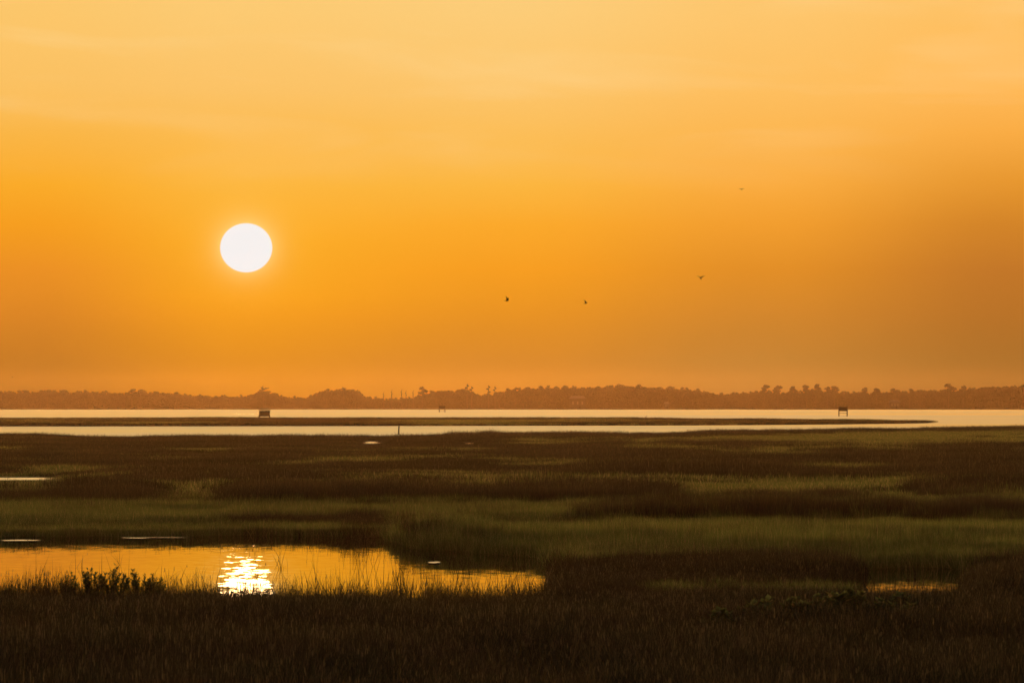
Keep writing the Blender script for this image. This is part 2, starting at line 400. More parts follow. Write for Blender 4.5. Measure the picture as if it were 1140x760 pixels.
def lay(u, v, d, keep, H, S, near, z=.09):
    """split the points between the kinds and scatter them"""
    H = np.clip(H, .06, 1.6); j = S+RNG.normal(0, .16, len(S))
    kinds = np.where(j < .5, 0, np.where(j < 1.5, 1, 2))
    out = []
    for k, nm in enumerate(('cordgrass', 'rush', 'sedge')):
        key = nm+('_near' if near else '_far')
        if key not in PC: key = 'rush_far'
        m = keep & (kinds == k)
        if m.sum() < 5: continue
        x = (u[m]-570)/F*d[m]; n = int(m.sum())
        hs = H[m]*(.68+.55*RNG.random(n)**1.5); xs_ = .8+.5*RNG.random(n)
        if nm == 'rush': hs = hs*1.05
        P = np.stack([x, d[m], np.full(n, z)], -1)
        out.append((nm, key, P, RNG.random(n)*TAU, np.stack([xs_, xs_, hs], -1), RNG.integers(0, 5, n)))
    return out
ALL = []
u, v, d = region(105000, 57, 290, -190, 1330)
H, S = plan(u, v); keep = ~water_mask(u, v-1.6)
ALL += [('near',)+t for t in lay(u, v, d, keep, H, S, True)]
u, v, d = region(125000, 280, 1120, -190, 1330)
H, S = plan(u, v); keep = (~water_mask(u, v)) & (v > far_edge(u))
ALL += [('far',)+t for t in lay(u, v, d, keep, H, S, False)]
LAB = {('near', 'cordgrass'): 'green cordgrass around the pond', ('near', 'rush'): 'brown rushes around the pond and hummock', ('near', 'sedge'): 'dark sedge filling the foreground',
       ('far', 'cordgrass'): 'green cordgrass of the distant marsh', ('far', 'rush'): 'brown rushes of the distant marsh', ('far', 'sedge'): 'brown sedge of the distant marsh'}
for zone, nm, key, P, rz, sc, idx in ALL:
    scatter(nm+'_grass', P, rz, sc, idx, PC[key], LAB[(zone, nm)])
# the spit in the sound
u, v, d = region(80000, 1240, 1900, -190, 1100)
keep = spit_in(u, v) & ~((u > 712) & (u < 722) & (v < 466.9))
Hs = .62+.3*(fbm(u*.02, v*1.5)-.5)+.14*np.exp(-((u-235)/40)**2); Hs = Hs*np.where(u > 950, 1-.05*sstep(950, 1035, u), 1)
Ss = .75+2.6*(fbm(u*.006+4, v*.9, 3)-.5)
for nm, key, P, rz, sc, idx in lay(u, v, d, keep, Hs, Ss, False, .12):
    scatter(nm+'_grass', P, rz, sc, idx, PC[key], ('green' if nm == 'cordgrass' else 'brown')+' marsh grass on the long low spit in the sound')
# tall thin stalks that stand above the sward along the pond edges
c = bpy.data.collections.new('reed_stalks')
for i in range(5):
    V, Fq, T = blades(5, .3, .014, .34, .3, hvar=.6, seed=200+i, head=.15, segs=4)
    c.objects.link(bpy.data.objects.new('reed_form', mesh_np('reed_form', V, Fq, M_REED, T)))
us = []; vs_ = []; hs = []
def strip(n, u0, u1, vf, dv, h0, h1):
    a = RNG.uniform(u0, u1, n); us.append(a); vs_.append(vf(a)+RNG.normal(0, dv, n)); hs.append(RNG.uniform(h0, h1, n)*(.6+.8*fbm(a*.05, a*0+3)))
strip(1500, -150, 620, lambda a: interp(a, [(-150, 675), (0, 673), (130, 676), (260, 674), (420, 675), (560, 672), (610, 664), (640, 650)]), 3, .45, .85)
strip(320, -40, 120, lambda a: 674+0*a, 3, .6, 1.0)
strip(200, 915, 1115, lambda a: interp(a, [(915, 655), (945, 664), (990, 669), (1060, 668), (1115, 650)]), 2.5, .3, .55)
strip(260, 446, 500, lambda a: 603+0*a, 3, .8, 1.15)
strip(700, 448, 900, lambda a: interp(a, [(448, 602), (520, 604), (760, 606)]), 3, .75, 1.05)
strip(360, 380, 470, lambda a: 598-.06*(a-380), 5, .5, .9)
strip(420, 610, 950, lambda a: 645+0*a, 8, .6, 1.15)
strip(1700, 60, 900, lambda a: 566+0*a, 4, .8, 1.15)
strip(160, 0, 440, lambda a: 606+0*a, 3, .2, .4)
strip(900, -100, 446, lambda a: 609+0*a, 2.2, .06, .16)  # tiny stubs added to imitate dark ripple speckle on the pond
strip(500, 448, 615, lambda a: interp(a, [(448, 614), (480, 622), (520, 630), (600, 636), (615, 640)]), 2.5, .06, .18)  # more added stubs standing in for ripple speckle, below the hummock
strip(300, 120, 330, lambda a: 668+0*a, 8, .2, .5)
strip(1200, -100, 1240, lambda a: 705+0*a, 30, .8, 1.1)
ua = np.concatenate(us); va = np.concatenate(vs_); ha = np.concatenate(hs); da = dist(va)
n = len(ua)
scatter('reed_stalk_undergrowth', np.stack([(ua-570)/F*da, da, np.full(n, .02)], -1), RNG.random(n)*TAU, np.stack([np.ones(n), np.ones(n), ha], -1), RNG.integers(0, 5, n), c, 'thin dark reed stalks sticking up along the pond edge')

# ------------------------------------------------------------------ trees of the far shore
def leaf_cloud(centres, radii, n, size, seed, flat=1.0):
    r = np.random.default_rng(seed); V = []; Fq = []; T = []
    centres = np.array(centres); radii = np.array(radii); p = radii**2/np.sum(radii**2)
    for i in range(n):
        k = r.choice(len(centres), p=p); dv = r.normal(size=3); dv /= np.linalg.norm(dv); q = radii[k]*(r.random()**.4)
        c = centres[k]+dv*q*np.array([1, 1, flat]); a = r.normal(size=3); a /= np.linalg.norm(a); b = np.cross(a, r.normal(size=3)); b /= np.linalg.norm(b)
        s = size*(.5+r.random()); b0 = len(V); t = r.random()
        for (x, y) in ((-1, -.5), (.2, -.8), (1, .4), (-.3, .9)): V.append(c+a*x*s+b*y*s); T.append(t)
        Fq.append((b0, b0+1, b0+2, b0+3))
    return V, Fq, T
def trunk_bm(h, r0, limbs, lean=.0, seed=0):
    r = random.Random(seed); bm = bmesh.new()
    P = [(0, 0, -.3), (lean*.2*h, 0, h*.3), (lean*.5*h, .01*h, h*.65), (lean*h, 0, h)]
    tube(bm, P, [r0, r0*.85, r0*.65, r0*.35], 6)
    for (f, L, up) in limbs:
        a = r.random()*TAU; x = lean*h*f; s = Vector((x, 0, h*f)); e = s+Vector((math.cos(a)*L, math.sin(a)*L, up))
        tube(bm, [s, (s+e)/2+Vector((0, 0, -up*.1)), e], [r0*.45, r0*.32, r0*.15], 5)
    return bm
def merge(name, bm, leaf):
    """one mesh with two materials, for the woods that read as one mass"""
    me = bpy.data.meshes.new(name); bm.to_mesh(me); bm.free()
    V = [tuple(v.co) for v in me.vertices]; polys = [tuple(p.vertices) for p in me.polygons]; nb = len(polys)
    off = len(V); V += [tuple(map(float, p)) for p in leaf[0]]; polys += [tuple(i+off for i in f) for f in leaf[1]]
    out = bpy.data.meshes.new(name); out.from_pydata(V, [], polys)
    out.materials.append(M_BARK); out.materials.append(M_TREE)
    mi = np.zeros(len(polys), dtype=np.int32); mi[nb:] = 1; out.polygons.foreach_set('material_index', mi)
    a = out.attributes.new('tint', 'FLOAT', 'POINT'); a.data.foreach_set('value', np.concatenate([np.full(off, .5), leaf[2]]).astype(np.float32))
    return out
def oak_form(seed):     # unit height 1 broad crown
    r = random.Random(seed); cs = []; rs = []
    for k in range(11):
        a = r.random()*TAU; q = .28*r.random()**.6; cs.append((q*math.cos(a), q*math.sin(a), r.uniform(.38, .86)-q*.5)); rs.append(r.uniform(.10, .17))
    return cs, rs
def pine_form(seed, n=8):
    r = random.Random(seed); cs = []; rs = []; n = 15
    for k in range(n):
        f = k/(n-1); a = r.random()*TAU; q = (.05+.19*math.sin(math.pi*min(1, .25+f*.75)))*r.random()**.5; cs.append((q*math.cos(a), q*math.sin(a), .50+.43*f)); rs.append(r.uniform(.055, .11))
    return cs, rs
C_WOOD = bpy.data.collections.new('woodland_forms')
for i in range(4):
    cs, rs = oak_form(300+i)
    C_WOOD.objects.link(bpy.data.objects.new('oak_form_%s' % 'abcd'[i], merge('woodland_oak', trunk_bm(.7, .022, [(.4, .2, .2), (.5, .2, .2), (.6, .16, .15)], 0, i), leaf_cloud(cs, rs, 1500, .026, i))))
for i in range(3):
    cs, rs = pine_form(320+i)
    C_WOOD.objects.link(bpy.data.objects.new('pine_form_%s' % 'abc'[i], merge('woodland_pine', trunk_bm(.93, .014, [(.6, .12, .05), (.7, .12, .06), (.8, .1, .05), (.66, .12, .04)], 0, i), leaf_cloud(cs, rs, 900, .018, 9+i, .6))))
SKY = [(-300, 430), (0, 434.5), (20, 434), (60, 433.5), (100, 433), (130, 434.5), (160, 433.5), (190, 436), (230, 438), (255, 439), (275, 438), (283, 434), (300, 434), (312, 437.5), (320, 440), (344, 440.5), (352, 435.5), (364, 431.5), (380, 429.8), (394, 430.5), (402, 437), (412, 440.5), (430, 442), (460, 441), (470, 437), (490, 432), (505, 430), (518, 431), (535, 438), (548, 437), (560, 432), (580, 430), (600, 428.7), (640, 428), (680, 426.5), (700, 426), (720, 427.5), (745, 428.3), (765, 430), (785, 433), (800, 436), (825, 436), (840, 434), (870, 435), (900, 433), (930, 434), (960, 435.5), (1000, 434), (1040, 433), (1060, 432), (1100, 429.5), (1140, 427), (1500, 424)]
n = 2600
dd = 5290+420*RNG.random(n)**1.3; ux = RNG.uniform(-260, 1400, n)
Ttop = interp(ux, SKY)+RNG.uniform(-.4, 4.5, n)*(.5+fbm(ux*.08, dd*.01))
zt = CAM_H-(Ttop-YH)*dd/F; hh = np.clip(zt-1.0, 5, 40)
pine_share = np.where(ux > 800, .65, np.where(ux < 120, .5, .18))
isp = RNG.random(n) < pine_share
form = np.where(isp, RNG.integers(4, 7, n), RNG.integers(0, 4, n))
wd = np.where(isp, .95, 1.0)*hh*(.85+.4*RNG.random(n)); wd = np.clip(wd, 9, 26)
P = np.stack([(ux-570)/F*dd, dd, np.full(n, .9)], -1)
# understorey along the water's edge
n2 = 1500; dd2 = 5280+200*RNG.random(n2); ux2 = RNG.uniform(-260, 1400, n2); hh2 = RNG.uniform(5, 12, n2)
P = np.concatenate([P, np.stack([(ux2-570)/F*dd2, dd2, np.full(n2, -1.2)], -1)]); hh = np.concatenate([hh, hh2])
wd = np.concatenate([wd, hh2*1.6]); form = np.concatenate([form, RNG.integers(0, 4, n2)]); nn = len(P)
scatter('woods', P, RNG.random(nn)*TAU, np.stack([wd, wd, hh], -1), form, C_WOOD, 'hazy brown woodland lining the far shore')

M_TRUNK = M_BARK
def make_tree(name, label, form, seed, lean=0.0, leaves=1400, size=.020, flat=.6, limbs=((.6, .14, .05), (.68, .14, .06), (.78, .1, .05), (.72, .12, .04), (.85, .07, .05)), r0=.016, th=.94):
    root = empty(name, (0, 0, 0)); tag(root, label, 'tree', 'single trees rising above the far woods')
    done(trunk_bm(th, r0, limbs, lean, seed), 'trunk', M_BARK, root)
    cs, rs = form
    cs = [(x+lean*z, y, z) for (x, y, z) in cs]
    V, Fq, T = leaf_cloud(cs, rs, leaves, size, seed, flat)
    link('crown', mesh_np('crown', V, Fq, M_TREE, T), None, root)
    return root
def put_tree(root, u, top, dd, width=None):
    h = zat(top, dd)-.9; w = width or h
    root.location = (xat(u, dd), dd, .9); root.scale = (w, w, h)
DT = 5275
flat_form = ([(-.14, 0, .56), (.12, 0, .58), (0, .1, .62), (0, -.1, .66), (-.1, 0, .68), (.05, 0, .7), (-.10, 0, .80), (.02, .02, .86), (.12, 0, .88), (.22, 0, .90), (-.05, 0, .92), (.0, 0, .97), (-.2, .02, .72), (.16, 0, .74)], [.09, .09, .07, .045, .06, .035, .07, .07])
flat_form = (flat_form[0], [.15, .15, .14, .14, .12, .12]+flat_form[1])
put_tree(make_tree('pine_tree', 'flat-topped tree with a side branch behind the box-like stilt cabin', flat_form, 400), 293, 429.5, DT)
put_tree(make_tree('pine_tree', 'small flat-topped pine just right of the bare poles in the skyline gap', pine_form(611, 8), 401), 470, 429.4, DT, 22)
bare = lambda s: ([(.02, 0, .97), (-.03, 0, .86), (.03, 0, .76)], [.025, .03, .025])
blab = ['leftmost thin bare tree in the low skyline gap right of the domed grove', 'thin bare tree, second in the low skyline gap', 'thin bare tree, third in the low skyline gap',
        'thin bare tree, fourth in the low skyline gap', 'thin bare tree nearest the small flat-topped pine']
for (uu_, tp), lb in zip(((427, 436), (436, 433.5), (447, 433), (452, 434.5), (460, 434)), blab):
    put_tree(make_tree('bare_tree', lb, bare(0), 410+int(uu_), leaves=60, size=.012, r0=.034, limbs=((.5, .06, .12), (.65, .05, .1), (.8, .04, .08), (.72, .05, .1))), uu_, tp, DT)
for (uu_, tp), lb in zip(((520, 427.5), (525, 430), (544, 429), (551, 430.5)), ('bare forked tree at the left side of the see-through gap in the woods', 'shorter bare tree close beside a taller forked one',
        'tall thin tree in the middle of the see-through gap in the woods', 'thin tree at the right side of the see-through gap in the woods')):
    put_tree(make_tree('bare_tree', lb, ([(.03, 0, .93), (-.04, 0, .85), (.03, 0, .72), (-.02, 0, .62), (0, 0, .98)], [.05, .06, .07, .08, .03]), 500+int(uu_), leaves=420, size=.017, r0=.034, limbs=((.4, .12, .25), (.5, .1, .3), (.65, .08, .2), (.8, .05, .12))), uu_, tp, DT)
PINES = [(850, 426.5, 'leaning ragged pine at the right end of the long low dip in the woods', .12), (866, 427.5, 'thin open pine just right of the leaning one', 0), (882, 427.8, 'rounded pine between the thin open one and the tall twin pines', 0),
         (898, 426.6, 'left one of the tall twin pines above the woods', -.05), (908, 425.2, 'tallest pine of the skyline, right one of the twin pines', .03), (921, 428.8, 'low pine just right of the tallest pine', 0),
         (929, 427.8, 'narrow pine above and left of the four-legged stilt cabin', 0), (961, 429, 'ragged pine just right of the four-legged stilt cabin', .08), (976, 430.2, 'small pointed pine above the right end of the spit', 0),
         (998, 430, 'broad pine leaning left above the pale shore house', -.1), (1013, 430.6, 'bushy pine right of the broad leaning one', 0), (1056, 424.5, 'round-headed pine on the rising woods near the right edge', 0),
         (1072, 427, 'low round pine beside the round-headed one', .03), (146, 431, 'ragged pair-crowned pine on the left woods', .05), (156, 431.5, 'thin pine beside the ragged pair-crowned one', 0),
         (95, 431.8, 'knobbly pine on the darker woods at far left', 0), (53, 432, 'small round pine left of the knobbly one', 0), (195, 434.4, 'small leaning pine near the lower left woods', .1)]
for i, (uu_, tp, lb, ln) in enumerate(PINES):
    put_tree(make_tree('pine_tree', lb, pine_form(600+i, 8), 700+i, ln, leaves=1500, size=.020), uu_, tp+1.3, DT-4+i % 3*5, (22, 30, 19, 26, 24)[i % 5])

# ------------------------------------------------------------------ houses on the far shore
def house(u, w_px, ytop, yeave, label, dd=5268):
    root = empty('house', (xat(u, dd), dd, .9)); tag(root, label, 'house', 'houses on the far shore')
    w = w_px*dd/F; he = zat(yeave, dd)-.9; ht = zat(ytop, dd)-.9; dp = 9
    bm = bmesh.new(); box(bm, (0, 0, he/2), (w*.92, dp, he)); done(bm, 'wall', M_HWALL, root)
    bm = bmesh.new(); o = .55
    A = [(-w/2-o, -dp/2-o, he), (w/2+o, -dp/2-o, he), (w/2+o, dp/2+o, he), (-w/2-o, dp/2+o, he)]
    Bq = [(-w/2*.72, 0, ht), (w/2*.72, 0, ht)]
    vs = [bm.verts.new(p) for p in A+Bq]
    for f in ((0, 1, 5, 4), (2, 3, 4, 5), (1, 2, 5), (3, 0, 4), (0, 3, 2, 1)): bm.faces.new([vs[i] for i in f])
    done(bm, 'roof', M_HROOF, root)
    for k in (-1, 0, 1):
        bm = bmesh.new(); box(bm, (k*w*.27, -dp/2-.03, he*.55), (w*.09, .05, he*.32)); done(bm, 'window', M_HROOF, root)
    bm = bmesh.new(); box(bm, (w*.13, -dp/2-.03, 1.0), (1.0, .06, 2.0)); done(bm, 'door', M_WOOD, root)
house(643, 19, 440.5, 443.5, 'faint wide house with a hipped roof half lost in the hazy woods', 5272)
house(996, 12, 445, 447.6, 'faint pale house below the broad leaning pine')
house(742, 5, 447, 449.3, 'tiny pale shed at the waterline below the woods')

# ------------------------------------------------------------------ duck blinds on stilts
def blind(u, dd, hw, ztop, zbot, dp, label, platform=None, ladder=False, splay=.0, rz=0.1, windows=False):
    root = empty('duck_blind', (xat(u, dd), dd, 0), rz); tag(root, label, 'hunting cabin', 'duck blinds standing on stilts in the sound')
    h = ztop-zbot
    bm = bmesh.new()
    box(bm, (0, -dp/2, zbot+h*.42), (2*hw, .12, h*.84)); box(bm, (0, dp/2, zbot+h*.40), (2*hw, .12, h*.80))
    for s in (-1, 1): box(bm, (s*(hw-.07), 0, zbot+h*.40), (.12, dp-.13, h*.80))
    for k in range(9):
        box(bm, (-hw+.2+k*(2*hw-.4)/8, -dp/2-.09, zbot+h*.42+random.uniform(-.06, .06)), (.12, .05, h*.86))
    for k in range(26):
        x = random.uniform(-hw, hw); box(bm, (x, -dp/2-.12, zbot+h*.5+random.uniform(-.1, .2)), (.05, .03, h*.9), ry=random.uniform(-.2, .2))
    done(bm, 'cabin_wall', M_THATCH, root)
    bm = bmesh.new(); box(bm, (0, 0, ztop-.06), (2*hw+.35, dp+.35, .12), rx=.03); box(bm, (0, -dp/2-.12, ztop-.16), (2*hw+.3, .06, .12)); done(bm, 'roof', M_WOOD, root)
    bm = bmesh.new(); box(bm, (0, 0, zbot), (2*hw+.25, dp+.25, .12)); done(bm, 'deck', M_WOOD, root)
    for sx in (-1, 1):
        for sy in (-1, 1):
            bm = bmesh.new(); x = sx*(hw-.12); y = sy*(dp/2-.12); tube(bm, [(x+sx*splay*1.2, y, -1.1), (x+sx*splay, y, 0), (x, y, zbot-.05)], [.15, .14, .13], 8); done(bm, 'leg', M_WOOD, root, True)
    if platform is not None:
        bm = bmesh.new(); box(bm, (0, -dp/2+.1, platform), (2*hw-.1, .14, .16)); box(bm, (0, dp/2-.1, platform), (2*hw-.1, .14, .16))
        for s in (-1, 1): box(bm, (s*(hw-.12), 0, platform+.14), (.1, dp-.4, .12))
        done(bm, 'cross_beam', M_WOOD, root)
    if ladder:
        bm = bmesh.new(); x0 = -hw-.9
        for y in (-.25, .25): tube(bm, [(x0, y, -1), (-hw-.05, y, zbot+.5)], .06, 6)
        for k in range(5):
            t = .25+k*.16; box(bm, (x0+(.85)*t, 0, -1+(zbot+1.5)*t), (.06, .5, .06))
        done(bm, 'ladder', M_WOOD, root)
    return root
blind(294.5, 1850, 1.72, 2.98, 1.02, 2.4, 'dark box-like stilt cabin low behind the spit, under the sun side of the sky', platform=.55, ladder=True, splay=.15)
blind(492.2, 3500, 1.9, 3.9, 1.95, 2.4, 'small hazy stilt cabin farthest out, against the wooded shore', platform=.9, rz=-.15)
blind(938.5, 2345, 1.82, 3.95, 2.1, 2.4, 'dark four-legged stilt cabin above the right end of the spit', platform=1.25, rz=.03)

# post in the channel
dd = dist(482.8); root = empty('channel_post', (xat(444, dd), dd, 0)); tag(root, 'thin dark wooden post standing in the bright channel', 'post')
bm = bmesh.new(); tube(bm, [(0, 0, -1), (0, 0, .6), (.03, .01, zat(474.3, dd))], [.13, .12, .11], 10); done(bm, 'pole', M_WOOD, root, True)
bm = bmesh.new(); box(bm, (.03, .01, zat(474.3, dd)-.02), (.27, .27, .07)); done(bm, 'cap', M_WOOD, root)

# ------------------------------------------------------------------ birds
def bird(name, u, y, dd, label, span, flap, yaw, pitch=0.0, roll=0.0):
    bm = bmesh.new(); L = span*.52
    prof = [(-.50, .004), (-.40, .030), (-.22, .070), (0, .095), (.18, .085), (.30, .050), (.36, .052), (.42, .045), (.48, .014), (.56, .004)]
    tube(bm, [(0, t*L, 0 if t < .28 else .02*L) for t, r in prof], [r*L*1.35 for t, r in prof], 10)
    # tail fan
    for z in (.006,):
        a = [bm.verts.new(p) for p in ((-.03*L, -.38*L, z*L), (.03*L, -.38*L, z*L), (.12*L, -.66*L, z*L), (0, -.70*L, z*L), (-.12*L, -.66*L, z*L))]; bm.faces.new(a)
    for s in (-1, 1):
        half = span/2; n = 7; top = []; 
        for i in range(n+1):
            f = i/n; x = s*(.03*span+f*half*math.cos(flap)*.97); z = math.sin(flap)*half*(f if flap > 0 else f**.8)+(.06*half*math.sin(f*math.pi))
            c = L*(.26*(1-f)**.6+.03)*(1.1 if f < .6 else 1); sw = -L*.20*f*f+L*.10*math.sin(f*math.pi)
            top.append((bm.verts.new((x, sw+c*.55+.08*L, z+.012*L)), bm.verts.new((x, sw-c*.75+.08*L, z)), bm.verts.new((x, sw+c*.1+.08*L, z-.012*L))))
        for a, b in zip(top, top[1:]):
            for i, j in ((0, 1), (1, 2), (2, 0)): bm.faces.new((a[i], b[i], b[j], a[j]))
    o = done(bm, name, M_FEATHER, None, True)
    o.location = (xat(u, dd), dd, zat(y, dd)); o.rotation_euler = (pitch, roll, yaw)
    tag(o, label, 'bird', 'birds flying across the orange sky'); return o
bird('flying_bird', 564.3, 334.5, 700, 'small dark bird with wings raised, leftmost of the lower flying birds', 1.1, 1.05, -1.0, .1, .35)
bird('flying_bird', 652.3, 337.3, 700, 'small dark bird flying just right of the one with raised wings', 1.0, .55, -.9, .3, .4)
bird('flying_bird', 780, 309.5, 600, 'dark bird with wings held in a shallow V, between the lower pair and the highest', 1.0, .55, .25, .5, 0)
bird('flying_bird', 825.5, 210.8, 800, 'tiny distant bird, the highest in the sky', .80, .25, .3, .4)
bird('flying_bird', 13.5, 420, 2600, 'speck of a bird low over the woods by the left edge', 1.3, .7, .6, .4)
# heron on the far edge of the spit
dd = 1800; root_h = bmesh.new()
tube(root_h, [(-.34, 0, .60), (-.20, 0, .66), (0, 0, .74), (.14, 0, .82), (.20, 0, .93), (.15, 0, 1.06), (.20, 0, 1.16), (.27, 0, 1.18), (.36, 0, 1.17), (.50, 0, 1.15)], [.02, .08, .13, .10, .055, .04, .04, .045, .02, .005], 10)
heron = done(root_h, 'wading_heron', M_HERON, None, True); heron.location = (xat(719, dd), dd, .12); heron.scale = (1.15, 1.15, 1.0); heron.rotation_euler = (0, 0, .2)
tag(heron, 'tall wading bird standing on the far edge of the spit', 'bird')
for s in (-1, 1):
    bm = bmesh.new(); tube(bm, [(0, s*.05, .70), (.05, s*.05, .36), (0, s*.05, .0)], [.03, .018, .015], 6); tube(bm, [(-.05, s*.05, .012), (.12, s*.05, .012)], [.01, .006], 5); done(bm, 'leg', M_HERON, heron, True)

# ------------------------------------------------------------------ shrubs and leafy plants near the pond
def shrub(seed, nst=24, leaf=.040, lw=.5, spread=.33, upright=True):
    r = random.Random(seed); root = empty('marsh_shrub', (0, 0, 0)); bm = bmesh.new(); V = []; Fq = []; T = []
    for i in range(nst):
        a = r.random()*TAU; q = spread*math.sqrt(r.random()); b = Vector((q*.4*math.cos(a), q*.4*math.sin(a), -.02)); h = r.uniform(.6, 1.0)*(1-.35*q/spread)
        lean = Vector((math.cos(a)*q, math.sin(a)*q*1, 0)); P = [b+lean*f+Vector((0, 0, h*f)) for f in (0, .33, .66, 1)]
        tube(bm, P, [.010, .008, .006, .003], 5)
        for k in range(60):
            f = .18+.82*r.random(); c = b+lean*f+Vector((0, 0, h*f)); la = r.random()*TAU; up = r.uniform(.2, 1.2)
            dr = Vector((math.cos(la), math.sin(la), up)).normalized(); sd = dr.cross(Vector((0, 0, 1))).normalized(); ll = leaf*r.uniform(.6, 1.4)*2.0; b0 = len(V); t = r.random()
            for p in (c, c+dr*ll*.5+sd*ll*lw*.5, c+dr*ll, c+dr*ll*.5-sd*ll*lw*.5): V.append(p); T.append(t)
            Fq.append((b0, b0+1, b0+2, b0+3))
    done(bm, 'stem', M_BARK, root); link('foliage', mesh_np('foliage', V, Fq, M_LEAF, T), None, root)
    return root
S0 = [shrub(900+i, 22, .045, .38, .30) for i in range(3)]
SH = [(76, 674, .80, .8, 'leafy shrub tuft at the left end of the row before the pond'), (103, 676, 1.02, 1.15, 'largest leafy shrub standing dark against the pond'), (128, 675, .98, 1.0, 'upright leafy shrub just right of the largest one'),
      (154, 676, .92, .95, 'rounded leafy shrub with a point, third clump against the pond'), (173, 676, .84, .9, 'low spreading shrub ending the row against the pond'), (8, 675, .48, .8, 'low shrub at the left edge before the pond')]
for i, (uu_, vv_, h, w, lb) in enumerate(SH):
    root = S0[i] if i < 3 else copy_tree(S0[i % 3], (0, 0, 0))
    root.location = gp(uu_, vv_, .12); root.rotation_euler = (0, 0, i*1.3); root.scale = (w, w, h*1.05); tag(root, lb, 'shrub', 'leafy shrubs along the near edge of the pond')
L0 = [shrub(950+i, 12, .085, .62, .36) for i in range(2)]
LP = [(806, 716, .75, 'broad-leaved plant at the left end of the row in the dark right foreground'), (848, 706, .85, 'broad-leaved plant left of the densest pair in the right foreground'), (876, 708, .9, 'densest broad-leaved plant in the right foreground'),
      (922, 700, .9, 'broad-leaved plant directly below the left end of the small pond'), (950, 702, 1.0, 'tallest broad-leaved plant below the small pond'), (990, 703, .75, 'low broad-leaved plant below the middle of the small pond'), (1006, 696, .75, 'last broad-leaved plant to the right, below the small pond')]
for i, (uu_, vv_, h, lb) in enumerate(LP):
    root = L0[i] if i < 2 else copy_tree(L0[i % 2], (0, 0, 0))
    root.name = 'leafy_plant'
    root.location = gp(uu_, vv_, .12); root.rotation_euler = (0, 0, i*2.1); root.scale = (1, 1, h); tag(root, lb, 'plant', 'broad-leaved plants in the right foreground')

# ------------------------------------------------------------------ haze
HAZE_D = 5.6e-6
m, nt, out = new_mat('haze_air'); pv = N(nt, 'ShaderNodeVolumePrincipled'); pv.inputs['Color'].default_value = (1.0, .54, .26, 1)
pv.inputs['Density'].default_value = HAZE_D; pv.inputs['Anisotropy'].default_value = .78; nt.links.new(pv.outputs[0], out.inputs['Volume'])
bm = bmesh.new(); box(bm, (0, 2850, 15.2), (6400, 6300, 33.6)); hz = done(bm, 'haze', m); tag(hz, 'warm evening haze over the sound', None, None, 'stuff')
# the sheet of water must stay inside the box
for vtx, p in zip(sea.data.vertices, ((-3150, -290, 0), (3150, -290, 0), (3150, 5990, 0), (-3150, 5990, 0))): vtx.co = p

# ------------------------------------------------------------------ sky
SUN_AZ = math.atan((274-570)/F); SUN_EL = math.atan((YH-276)/F)
w = bpy.data.worlds.new('World'); SC.world = w; w.use_nodes = True; nt = w.node_tree; nt.nodes.clear(); L = nt.links.new
out = nt.nodes.new('ShaderNodeOutputWorld')
def M(op, a, b=None, c=None, clamp=False):
    n = nt.nodes.new('ShaderNodeMath'); n.operation = op; n.use_clamp = clamp
    for i, x in enumerate((a, b, c)):
        if x is None: continue
        if isinstance(x, (int, float)): n.inputs[i].default_value = x
        else: L(x, n.inputs[i])
    return n.outputs[0]
def MR(x, a, b, c=0, d=1, smooth=False):
    n = nt.nodes.new('ShaderNodeMapRange'); n.interpolation_type = 'SMOOTHSTEP' if smooth else 'LINEAR'
    for k, val in zip(('From Min', 'From Max', 'To Min', 'To Max'), (a, b, c, d)): n.inputs[k].default_value = val
    L(x, n.inputs['Value']); return n.outputs[0]
def MIX(f, a, b, mode='MIX'):
    n = nt.nodes.new('ShaderNodeMixRGB'); n.blend_type = mode
    for i, x in enumerate((f, a, b)):
        if isinstance(x, (int, float)): n.inputs[i].default_value = x
        elif isinstance(x, tuple): n.inputs[i].default_value = rgba(x)
        else: L(x, n.inputs[i])
    return n.outputs[0]
tc = nt.nodes.new('ShaderNodeTexCoord'); sx = nt.nodes.new('ShaderNodeSeparateXYZ'); L(tc.outputs['Generated'], sx.inputs[0])
X, Y, Z = sx.outputs
az = M('ARCTAN2', X, Y); el = M('ARCSINE', Z); azd = M('MULTIPLY', az, 180/math.pi); eld = M('MULTIPLY', el, 180/math.pi)
elp = M('MAXIMUM', eld, 0.0); t = M('DIVIDE', elp, M('ADD', elp, 4.0))
def ev(y): return math.degrees(math.atan((YH-y)/F))
def tt(e): return e/(e+4)
UP = [(8, (250, 208, 148)), (14, (238, 200, 164)), (25, (200, 172, 150)), (45, (130, 120, 118)), (90, (85, 88, 100))]
